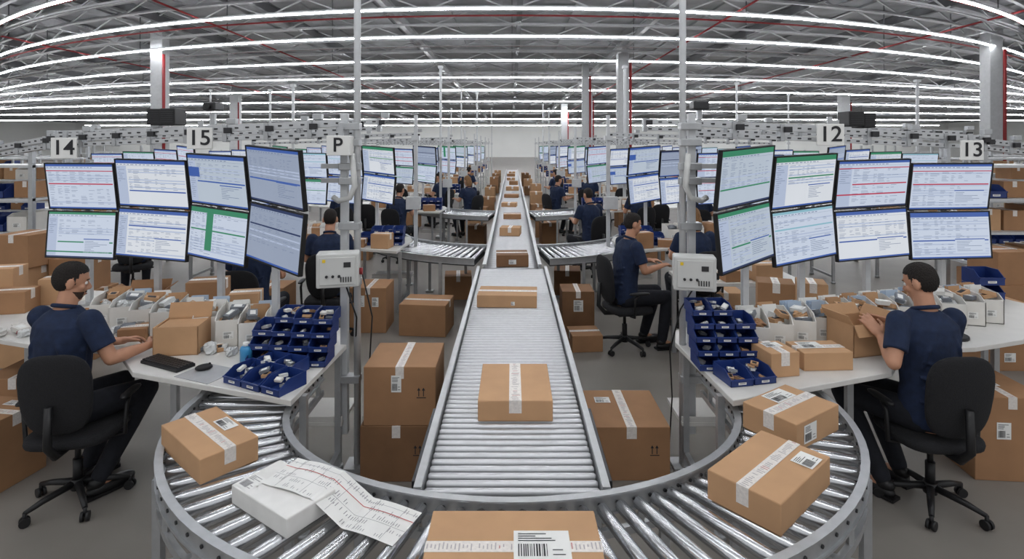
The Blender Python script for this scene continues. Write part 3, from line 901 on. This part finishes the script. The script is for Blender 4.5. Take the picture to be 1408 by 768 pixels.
part('base', MB().tube([(0, 0, 0), (0, 0, .02)], .09, 20), BLACK, t, .003); part('stem', MB().tube([(0, .03, .02), (0, .03, .12), (0, 0, .15)], .012, 8), ALU, t); part('head', MB().tube([(0, -.02, .13), (0, -.02, .18)], .035, 12), BLACK, t)

# ------------------------------------------------------------------ chair
def chair(x, y, rz, label='black fabric swivel office chair on castors', sc=.95):
    t = thing('office_chair', label, 'chair', (x, y, 0), rz, 'office chairs')
    t.scale = (sc, sc, sc)
    m = MB().ell((0, .03, .43), (.24, .23, .042), 28, 12, 0, .55, None, lambda p: V((p.x, p.y, p.z - .1 * max(0, p.y - .15))))
    part('seat', m, FABRIC, t)
    m = MB().ell((0, -.235, .74), (.19, .03, .24), 28, 16, 0, .65, None, lambda p: V((p.x * (1 + .25 * p.z), p.y + .7 * p.x * p.x - .12 * (p.z) + .25 * p.z * p.z, p.z)))
    part('backrest', m, FABRIC, t)
    m = MB().tube([(0, -.05, .38), (0, -.22, .39), (0, -.29, .47), (0, -.28, .7)], [.025, .025, .022, .02], 10); part('back_bracket', m, BLACK, t)
    for s_ in (-1, 1):
        m = MB().tube([(s_ * .18, -.02, .39), (s_ * .27, -.02, .4), (s_ * .28, -.02, .58), (s_ * .28, .02, .62)], .013, 8)
        m.ell((s_ * .28, .03, .635), (.028, .11, .014), 14, 8, 0, .7)
        part('armrest', m, BLACK, t)
    m = MB().box((0, 0, .375), (.18, .2, .03)); m.tube([(0, 0, .12), (0, 0, .26)], .026, 12); m.tube([(0, 0, .25), (0, 0, .38)], .016, 12); part('gas_lift', m, BLACK, t)
    m = MB().tube([(0, 0, .075), (0, 0, .14)], .036, 14)
    for k in range(5):
        a = 2 * math.pi * k / 5 + .3; c, s_ = math.cos(a), math.sin(a)
        m.tube([(c * .02, s_ * .02, .115), (c * .18, s_ * .18, .095), (c * .265, s_ * .265, .075)], [.022, .018, .013], 8)
    part('star_base', m, BLACK, t)
    for k in range(5):
        a = 2 * math.pi * k / 5 + .3; c, s_ = math.cos(a) * .265, math.sin(a) * .265
        m = MB()
        for q in (-.014, .014):
            dx, dy = math.cos(a + 1.2) * q, math.sin(a + 1.2) * q
            ux, uy = math.cos(a + 1.2) * .008, math.sin(a + 1.2) * .008
            m.tube([(c + dx - ux, s_ + dy - uy, .027), (c + dx + ux, s_ + dy + uy, .027)], .027, 14)
        m.tube([(c, s_, .03), (c, s_, .08)], .01, 8)
        part('caster', m, BLACK, t)
    return t

# ------------------------------------------------------------------ people
def limb(mb, pts, rs, n=14):
    pts = [V(p) for p in pts]
    mb.tube(pts, rs, n)
    for p, r in zip(pts, rs): mb.ell(p, r, 12, 8)

def hand(mb, w, d, n, right, curl=.5):
    w = V(w); d = V(d).normalized(); n = V(n); n = (n - d * n.dot(d)).normalized()
    s_ = d.cross(n) if right else n.cross(d)
    M = Matrix.Translation(w + d * .05) @ Matrix([[s_.x, d.x, n.x, 0], [s_.y, d.y, n.y, 0], [s_.z, d.z, n.z, 0], [0, 0, 0, 1]])
    mb.ell((0, 0, 0), (.038, .052, .016), 14, 8, 0, .8, M)
    for i, L in enumerate([.07, .078, .072, .056]):
        p = w + d * .088 + s_ * (.03 - .02 * i) - d * (.008 * (i == 3))
        dd = (d + s_ * (.14 - .09 * i)).normalized(); pts = [p - d * .02, p]; ang = .15
        for sg in (.45, .3, .25):
            ang += curl * .6
            v = dd * math.cos(ang) + n * math.sin(ang)
            p = p + v * L * sg; pts.append(p)
        limb(mb, pts, [.009, .009, .0085, .008, .007], 8)
    p = w + d * .02 + s_ * .025
    pts = [p, p + (d * .6 + s_ * .7 + n * .2).normalized() * .04, None, None]
    pts[2] = pts[1] + (d * .85 + s_ * .35 + n * .35).normalized() * .032
    pts[3] = pts[2] + (d * .95 + n * .4).normalized() * .024
    limb(mb, pts, [.014, .0115, .0095, .008], 8)

def torso_loft(mb, rings, lean):
    n = 20; vs = []; fs = []
    for (z, rx, ry, oy) in rings:
        cy = lean * (z - .5) + oy
        for k in range(n):
            a = 2 * math.pi * k / n
            ca, sa = math.cos(a), math.sin(a)
            vs.append((rx * math.copysign(abs(ca) ** .85, ca), cy + ry * math.copysign(abs(sa) ** .85, sa), z))
    for j in range(len(rings) - 1):
        for k in range(n):
            k2 = (k + 1) % n; fs.append((j * n + k, j * n + k2, (j + 1) * n + k2, (j + 1) * n + k))
    fs.append(list(reversed(range(n)))); fs.append([(len(rings) - 1) * n + k for k in range(n)])
    mb.add(vs, fs)

def person(x, y, rz, label, P, vox=.006, beard=False, hair=HAIRD, longh=False, sc=.96):
    t = thing('person', label, 'person', (x, y, 0), rz)
    t.scale = (sc, sc, sc)
    lean = P.get('lean', .08)
    def cy(z): return lean * (z - .5)
    shL = V((-.18, cy(1.08), 1.065)); shR = V((.18, cy(1.08), 1.065))
    hp = V((0, cy(1.2) + .03, 1.268))
    MH_ = Matrix.Translation(hp) @ Matrix.Rotation(P.get('yaw', 0), 4, 'Z') @ Matrix.Rotation(P.get('pitch', -.15), 4, 'X') @ Matrix.Diagonal((.9, .92, .97, 1))
    b = MB()
    rings = [(.46, .12, .09, 0), (.5, .15, .11, 0), (.58, .155, .11, 0), (.7, .13, .095, .0), (.85, .14, .095, .0), (.98, .16, .1, 0), (1.05, .145, .09, -.005), (1.1, .09, .07, 0), (1.13, .055, .055, 0)]
    torso_loft(b, rings, lean)
    limb(b, [(0, cy(1.08), 1.07), (0, cy(1.15) + .005, 1.15), hp + V((0, -.01, -.06))], [.062, .054, .053])
    h = MB()
    h.ell((0, -.01, .03), (.077, .097, .095), 24, 16); h.ell((0, .022, -.045), (.06, .066, .072), 20, 12); h.ell((0, .05, -.09), (.03, .032, .025), 12, 8)
    h.tube([(0, .08, .02), (0, .098, -.008), (0, .108, -.028)], [.007, .01, .014], 8); h.ell((0, .1, -.03), (.017, .013, .01), 10, 6)
    h.ell((0, .084, .03), (.045, .012, .008), 12, 6); h.ell((0, .087, -.058), (.023, .008, .006), 10, 6); h.ell((0, .085, -.069), (.019, .008, .006), 10, 6)
    for s_ in (-1, 1): h.ell((s_ * .083, -.008, -.004), (.012, .02, .033), 12, 8); h.ell((s_ * .045, .06, -.02), (.022, .02, .02), 10, 6)
    b.merge(h, MH_)
    for S_, sh, right in ((-1, shL, False), (1, shR, True)):
        k = 'R' if right else 'L'
        el = V(P['el' + k]); wr = V(P['wr' + k])
        limb(b, [sh, sh.lerp(el, .5), el], [.05, .045, .037]); limb(b, [el, el.lerp(wr, .3), wr], [.037, .04, .025])
        hd = V(P['hd' + k]) if ('hd' + k) in P else (wr - el)
        limb(b, [wr, wr + hd.normalized() * .03], [.025, .024])
        hand(b, wr + hd.normalized() * .01, hd, P.get('hn' + k, (0, 0, -1)), right, P.get('curl', .5))
        hip = V((S_ * .09, 0, .53)); kn = V(P['kn' + k]); an = V(P['an' + k])
        limb(b, [hip, hip.lerp(kn, .5), kn], [.078, .068, .05]); limb(b, [kn, kn.lerp(an, .35), an], [.05, .05, .033])
        ft = V(P.get('ft' + k, (0.02 * S_, 1, 0))).normalized()
        limb(b, [an, an + ft * .1 + V((0, 0, -.05))], [.033, .03])
    body = part('body', None, [], t, me=remesh(b, vox, 4)); body.data.materials.append(SKIN)
    s = MB()
    rings = [(.485, .15, .12, 0), (.52, .175, .13, 0), (.58, .175, .132, 0), (.64, .166, .125, 0), (.7, .155, .116, 0), (.85, .162, .116, .0), (.97, .182, .122, 0), (1.04, .172, .11, -.005), (1.09, .125, .088, 0), (1.128, .066, .068, 0)]
    torso_loft(s, rings, lean)
    for sh, k in ((shL, 'L'), (shR, 'R')):
        el = V(P['el' + k]); e2 = sh.lerp(el, .7)
        s.ell(sh, .064, 14, 10); s.tube([sh, sh.lerp(e2, .5), e2], [.064, .062, .062], 16)
    for i, z in enumerate((.58, .64, .7, .77, .85)):
        sg = 1 if i % 2 else -1
        s.tube([(-.15 * sg, cy(z) - .088, z + .01), (-.03 * sg, cy(z) - .118, z - .035), (.13 * sg, cy(z) - .096, z + .018)], [.007, .016, .006], 8)
    for q in (-1, 1):
        s.tube([(q * .05, cy(1.02) - .108, 1.02), (q * .1, cy(.93) - .106, .93), (q * .125, cy(.82) - .088, .82)], [.006, .014, .006], 8)
        s.tube([(q * .15, cy(1.0), 1.0), (q * .172, cy(.9) - .02, .9), (q * .15, cy(.78), .78)], [.01, .016, .01], 8)
    sm = part('shirt', None, [], t, me=remesh(s, max(vox, .007), 3)); sm.data.materials.append(NAVY)
    c = MB(); ring = []
    for i in range(21):
        a = 2 * math.pi * i / 20; ring.append((.06 * math.cos(a), cy(1.13) + .004 + .062 * math.sin(a), 1.134 - .022 * math.sin(a)))
    c.tube(ring, .012, 8); part('collar', c, NAVY, t)
    s = MB()
    s.ell((0, 0, .525), (.175, .14, .085), 20, 12)
    for S_, k in ((-1, 'L'), (1, 'R')):
        hip = V((S_ * .09, 0, .53)); kn = V(P['kn' + k]); an = V(P['an' + k])
        limb(s, [hip, hip.lerp(kn, .5), kn], [.092, .083, .064]); limb(s, [kn, kn.lerp(an, .4), kn.lerp(an, .95)], [.064, .062, .05])
    tr = part('trousers', None, [], t, me=remesh(s, max(vox, .01), 5)); tr.data.materials.append(TROUS)
    for S_, k in ((-1, 'L'), (1, 'R')):
        an = V(P['an' + k]); ft = V(P.get('ft' + k, (0.02 * S_, 1, 0))).normalized(); z0 = an.z - .085
        M = Matrix.Translation((an.x, an.y, z0)) @ Matrix.Rotation(math.atan2(ft.y, ft.x) - math.pi / 2, 4, 'Z')
        m = MB(); m.ell((0, .07, .035), (.044, .13, .034), 18, 10, 0, .75, M); m.ell((0, -.005, .075), (.042, .055, .04), 14, 8, 0, 1, M)
        m.prism([(-.04, -.07), (.04, -.07), (.046, .08), (.038, .18), (0, .2), (-.038, .18), (-.046, .08)], 0, .016, 0, M)
        part('shoe', m, SHOE, t)
    m = MB()
    def keep(p):
        if longh: return (p.y < .01 and p.z > -.2) or p.z > .06 + p.y * .3
        if p.y < -.03: return p.z > -.05 + random.uniform(-.004, .004)
        if p.y < .0: return p.z > -.05 + (p.y + .03) * 3.0
        if p.y < .03: return p.z > .035 - (p.y < .018) * .04
        return p.z > .06 + (p.y - .02) * .25 + random.uniform(-.003, .003)
    if longh:
        m.ell((0, -.012, .03), (.0815, .103, .104), 56, 40, 0, 1, None, None, keep, .013)
        m.ell((0, -.05, -.04), (.085, .065, .12), 24, 14, 0, 1, None, None, None, .02)
    else:
        def shp(p):   # closer at sides and nape, fuller on top
            k = .965 if p.z < .02 else .965 + .075 * min(1, (p.z - .02) / .06)
            return V((p.x * k, p.y * k, p.z * (1 + .04 * max(0, p.y) / .1)))
        m.ell((0, -.011, .03), (.081, .101, .098), 90, 64, 0, 1, None, shp, keep, .014)
    me = m.mesh('hair')
    ob = part('hair', None, [], t, me=me); me.materials.append(hair)
    ob.matrix_local = MH_
    so = ob.modifiers.new('sol', 'SOLIDIFY'); so.thickness = .005; so.offset = -1
    if beard:
        m = MB()
        m.ell((0, .022, -.047), (.0618, .0685, .0745), 44, 30, 0, 1, None, None, lambda p: p.z < -.05 and p.y > -.0 and not (p.y > .065 and p.z > -.075 and abs(p.x) < .03), .004)
        m.ell((0, .088, -.05), (.026, .007, .005), 12, 6)
        ob = part('beard', m, BEARD, t); ob.matrix_local = MH_
    for s_ in (-1, 1):
        m = MB(); m.ell((s_ * .03, .0745, .006), .0115, 12, 8, 0); m.ell((s_ * .03, .0835, .006), (.005, .004, .005), 8, 6, 1)
        ob = part('eye', m, [EYEW, EYED], t); ob.matrix_local = MH_
        m = MB().tube([(s_ * .014, .089, .026), (s_ * .032, .087, .031), (s_ * .048, .075, .027)], .003, 6)
        ob = part('eyebrow', m, hair, t); ob.matrix_local = MH_
    m = MB().ell((0, .094, -.0635), (.021, .005, .0035), 12, 6); ob = part('mouth', m, LIP, t); ob.matrix_local = MH_
    return t

R1 = math.radians(-12)
person(-2.54, 3.10, R1, 'bearded man in navy polo sitting and working at the desk',
       dict(lean=.06, elR=(.30, .06, .84), wrR=(.35, .26, .85), elL=(-.22, .17, .86), wrL=(.08, .31, .84), hdR=(.05, 1, .0), hdL=(.8, 1, 0), hnR=(-.5, .1, -.8), hnL=(.5, 0, -.8),
            knL=(-.02, .44, .53), knR=(.23, .38, .53), anL=(-.04, .2, .09), anR=(.16, .1, .09), ftL=(.2, 1, 0), ftR=(.35, 1, 0), yaw=math.radians(-38), pitch=-.22, curl=.6), .0065, True)
chair(-2.45, 3.12, math.radians(10), sc=.92)
R2 = math.radians(8)
person(2.33, 3.07, R2, 'dark-haired man in navy polo sitting with hands on an open box',
       dict(lean=.06, elL=(-.29, -.05, .86), wrL=(-.21, .13, .945), elR=(.22, .12, .85), wrR=(-.04, .19, .96), hdL=(-.1, .55, .5), hdR=(-.45, .7, .3), hnL=(.25, 1, -.4), hnR=(-1, .3, -.2),
            knL=(-.28, .36, .53), knR=(-.04, .44, .53), anL=(-.2, .12, .09), anR=(.0, .22, .09), ftL=(-.4, 1, 0), ftR=(-.2, 1, 0), yaw=math.radians(22), pitch=-.3, curl=.3), .0065, False)
chair(2.33, 3.08, math.radians(1), sc=.93)
PA = dict(lean=.12, elR=(.25, .12, .84), wrR=(.14, .36, .86), elL=(-.25, .12, .84), wrL=(-.14, .36, .86), knL=(-.12, .44, .54), knR=(.13, .44, .54), anL=(-.12, .3, .09), anR=(.12, .38, .09), pitch=-.2, curl=.5)
pm = person(1.09, 5.45, math.radians(-76), 'dark-haired man in navy polo sitting at a packing table', PA, .01)
chair(1.11, 5.45, math.radians(-76))
pb = person(1.97, 5.85, math.radians(10), 'person with long blond hair in navy shirt, seated facing away', PA, .012, False, HAIRB, True)
CH = chair(1.97, 5.83, math.radians(10))
for (x, y, r, src) in [(-1.90, 5.72, 8, pm), (-2.36, 4.98, 0, pm), (1.25, 8.6, 30, pm), (-2.0, 9.6, -20, pm), (2.3, 9.9, 15, pm), (-1.7, 13.6, 60, pm), (1.9, 13.8, -30, pb), (-5.0, 7.3, 30, pm), (-.9, 12.1, 50, pb), (.95, 12.4, -60, pm), (-3.0, 9.9, 10, pm), (3.2, 9.5, -10, pm), (1.3, 15.5, 40, pm), (-1.4, 17.2, -30, pm)]:
    clone(src, (x, y, 0), math.radians(r), 'person in navy polo seated at a far packing station')
    clone(CH, (x, y - .01, 0), math.radians(r))

def table(x, y, w, d, z=.78, label='grey packing table with steel legs'):
    t = thing('work_table', label, 'table', (x, y, 0), 0, 'work tables')
    part('tabletop', MB().box((0, 0, z - .015), (w, d, .03)), DESKW, t, .003)
    for a in (-1, 1):
        for b in (-1, 1): part('leg', MB().box((a * (w / 2 - .04), b * (d / 2 - .04), (z - .03) / 2), (.04, .04, z - .03)), ALU, t)
    part('lower_shelf', MB().box((0, 0, .2), (w - .1, d - .1, .02)), DESKW, t)
    return t
table(2.08, 5.15, 1.1, .5)
for i in range(7): item(1.62 + i * .09, 5.15 + random.uniform(-.1, .1), .78, None, .9)
carton(2.3, 5.05, .78, .25, .2, .15, 5, 'x', 0); carton(2.0, 5.02, .78, .2, .16, .1, 5, 'x', 1)
carton(1.85, 5.15, .211, .3, .3, .3, 0, 'x', 1); carton(2.25, 5.15, .211, .3, .3, .25, 0, 'y', 0)

# ------------------------------------------------------------------ repeated stations
random.seed(21)
for r in range(1, 8):
    dy = 3.8 * r
    for side in (-1, 1):
        dx = side * .28
        desk(side, dx, dy, 'white packing desk crowded with boxes and bins')
        place_monitors(side, dx, dy, False)
        sx = side
        gantry(((sx * 3.6) + dx, 4.5 + dy, 2.1) if sx < 0 else (1.0 + dx, 3.6 + dy, 2.15), (-1.0 + dx, 3.6 + dy, 2.15) if sx < 0 else (3.6 + dx, 4.5 + dy, 2.1), .07, 'white aluminium overhead rail above the desk')
        m = MB().box((0, 0, 1.2), (.045, .045, 2.4))
        m.box((0, 0, 2.1), (.1, .1, .06)); m.box((0, 0, .01), (.14, .14, .02)); m.box((sx * .02, -.06, 1.25), (.18, .1, .16))
        me = m.mesh('rail_post'); me.materials.append(ALUW)
        thing('rail_post', 'white rail post with a grey control box', 'post', (sx * .99 + dx, 3.5 + dy, 0), 0, 'rail posts', me)
        for i in range(4):
            add_bin(sx * (1.15 + i * .135) + dx, 3.15 + dy, ZD, 0, 0); add_bin(sx * (1.15 + i * .135) + dx, 3.18 + dy, ZD + .073, 0, 0)
            if i < 3: add_bin(sx * (1.15 + i * .135) + dx, 3.21 + dy, ZD + .146, 0, 1 if r < 3 else 0)
        if r < 5:
            for i in range(5):
                clone(WB, (sx * (1.8 + i * .18) + dx, 3.45 + i * .07 + dy, ZD), 0); item(sx * (1.8 + i * .18) + dx, 3.42 + i * .07 + dy, ZD + .12)
        for i in range(3):
            carton(sx * (1.3 + .33 * i) + dx, 2.93 + .08 * i + dy, ZD, .22, .18, random.uniform(.08, .2), random.uniform(-20, 20), 'x', random.choice([0, 1]))
        carton(sx * 2.4 + dx, 3.52 + dy, ZD, .28, .22, random.uniform(.12, .25), random.uniform(-20, 20), 'y', random.choice([0, 1]))
        carton(sx * random.uniform(.65, .85), 3.4 + dy + random.uniform(0, .3), 0, .35, .35, random.uniform(.25, .45), random.uniform(-8, 8), 'y', random.choice([1, 2]))
        if r > 1: carton(sx * random.uniform(.65, .85), 4.3 + dy + random.uniform(0, .4), 0, .35, .35, random.uniform(.35, .7), random.uniform(-8, 8), 'y', random.choice([0, 1, 2]))
        carton(sx * random.uniform(1.9, 2.5) + dx, 2.2 + dy, 0, .4, .35, random.uniform(.3, .5), random.uniform(-8, 8), 'y', random.choice([0, 1, 2]))
        if r in (2, 3, 4):
            clone(CH, (sx * 2.4 + dx, 2.75 + dy, 0), math.radians(random.uniform(-40, 40)))
for r in range(1, 6):
    dy = 4.2 * r + 1
    for side in (-1, 1):
        dx = side * (3.3 + .3 * r)
        place_monitors(side, dx, dy, False)
        desk(side, dx, dy, 'white packing desk crowded with boxes and bins')
        for i in range(6):
            x_, y_ = side * (1.3 + i * .4) + dx, 3.4 + i * .12 + dy
            if i % 3 == 1:
                clone(WB, (x_, y_, ZD), 0); clone(WB, (x_ + .17, y_, ZD), 0); item(x_, y_, ZD + .12)
            else: carton(x_, y_, ZD, .26, .22, random.uniform(.12, .3), random.uniform(-20, 20), 'x', random.choice([0, 0, 1, 2]))
        for i in range(4):
            add_bin(side * (1.15 + i * .14) + dx, 3.08 + dy, ZD, 0, 0); add_bin(side * (1.15 + i * .14) + dx, 3.1 + dy, ZD + .073, 0, 0)

def stack(x, y, n, w=.34):
    z = 0
    for i in range(n):
        h = random.uniform(.27, .33)
        carton(x + random.uniform(-.03, .03), y + random.uniform(-.03, .03), z, w, .34, h, random.uniform(-7, 7), random.choice(['x', 'y']), random.choice([0, 1, 1]), None, (0, .08, .1, .08) if random.random() < .6 else None)
        z += h + .001
for (x, y, n) in [(-4.45, 5.1, 4), (-4.1, 5.3, 3), (4.9, 5.6, 3), (4.45, 5.1, 2)]:
    stack(x, y, n)
for (x, y, h, w) in [(-3.75, 4.15, .16, .26), (-3.95, 4.3, .3, .22), (-3.6, 4.4, .2, .2)]:
    carton(x, y, ZD, w, .2, h, 14, 'x', random.choice([0, 1]), None, None, 'brown carton on the desk beside the monitors')
for l in range(2): clone(BB, (3.85, 4.52, ZD + .002 + l * .118), 0, scale=(1.4, .9, 1.3))
def rack(x, y, rz=0):
    t = thing('storage_rack', 'grey steel storage rack with shelves of cartons', 'rack', (x, y, 0), rz, 'storage racks')
    for a in (-1, 1):
        for b in (-1, 1): part('upright', MB().box((a * .95, b * .28, 1.0), (.05, .05, 2.0)), ALU, t)
    zs = (.15, .55, .95, 1.35, 1.75)
    for z in zs: part('shelf', MB().box((0, 0, z), (1.95, .6, .03)), ALUW, t)
    for z in zs[:-1]:
        for i in range(6):
            if random.random() < .85:
                q = random.uniform(.12, .3)
                k = random.random()
                if k < .35: clone(BB, (x - .78 + i * .31, y - .1, z + .016), 0, scale=(1.8, 1.6, 1.8))
                elif k < .55: clone(WB, (x - .78 + i * .31, y - .1, z + .016), 0, scale=(1.6, 1.2, 1.1))
                else: carton(x - .78 + i * .31, y, z + .016, .26, .35, q, random.uniform(-5, 5), 'y', random.choice([0, 1, 1]))
for (x, y) in [(-6.7, 6.9), (6.6, 6.9), (-9.3, 10.6), (-11.6, 12.6), (-14, 15), (-16.5, 17.5), (9.4, 10.6), (11.8, 12.8), (14.2, 15), (16.8, 17.0), (-12.5, 17.5), (12.5, 18), (-15.5, 22), (16, 22)]:
    rack(x, y)

# ------------------------------------------------------------------ world & camera
w = bpy.data.worlds.new('world'); S.world = w; w.use_nodes = True
w.node_tree.nodes['Background'].inputs[0].default_value = (.96, .975, 1, 1)
w.node_tree.nodes['Background'].inputs[1].default_value = .68

cam = bpy.data.cameras.new('camera'); co = bpy.data.objects.new('camera', cam); COL.objects.link(co)
co.location = (0, 0, 2.0); co.rotation_euler = (math.pi / 2, 0, 0)
cam.sensor_width = 36; cam.lens = 36 * 760 / 1408; cam.shift_y = -184 / 1408; cam.clip_end = 300
S.camera = co
S.view_settings.view_transform = 'Standard'
S.view_settings.look = 'None'
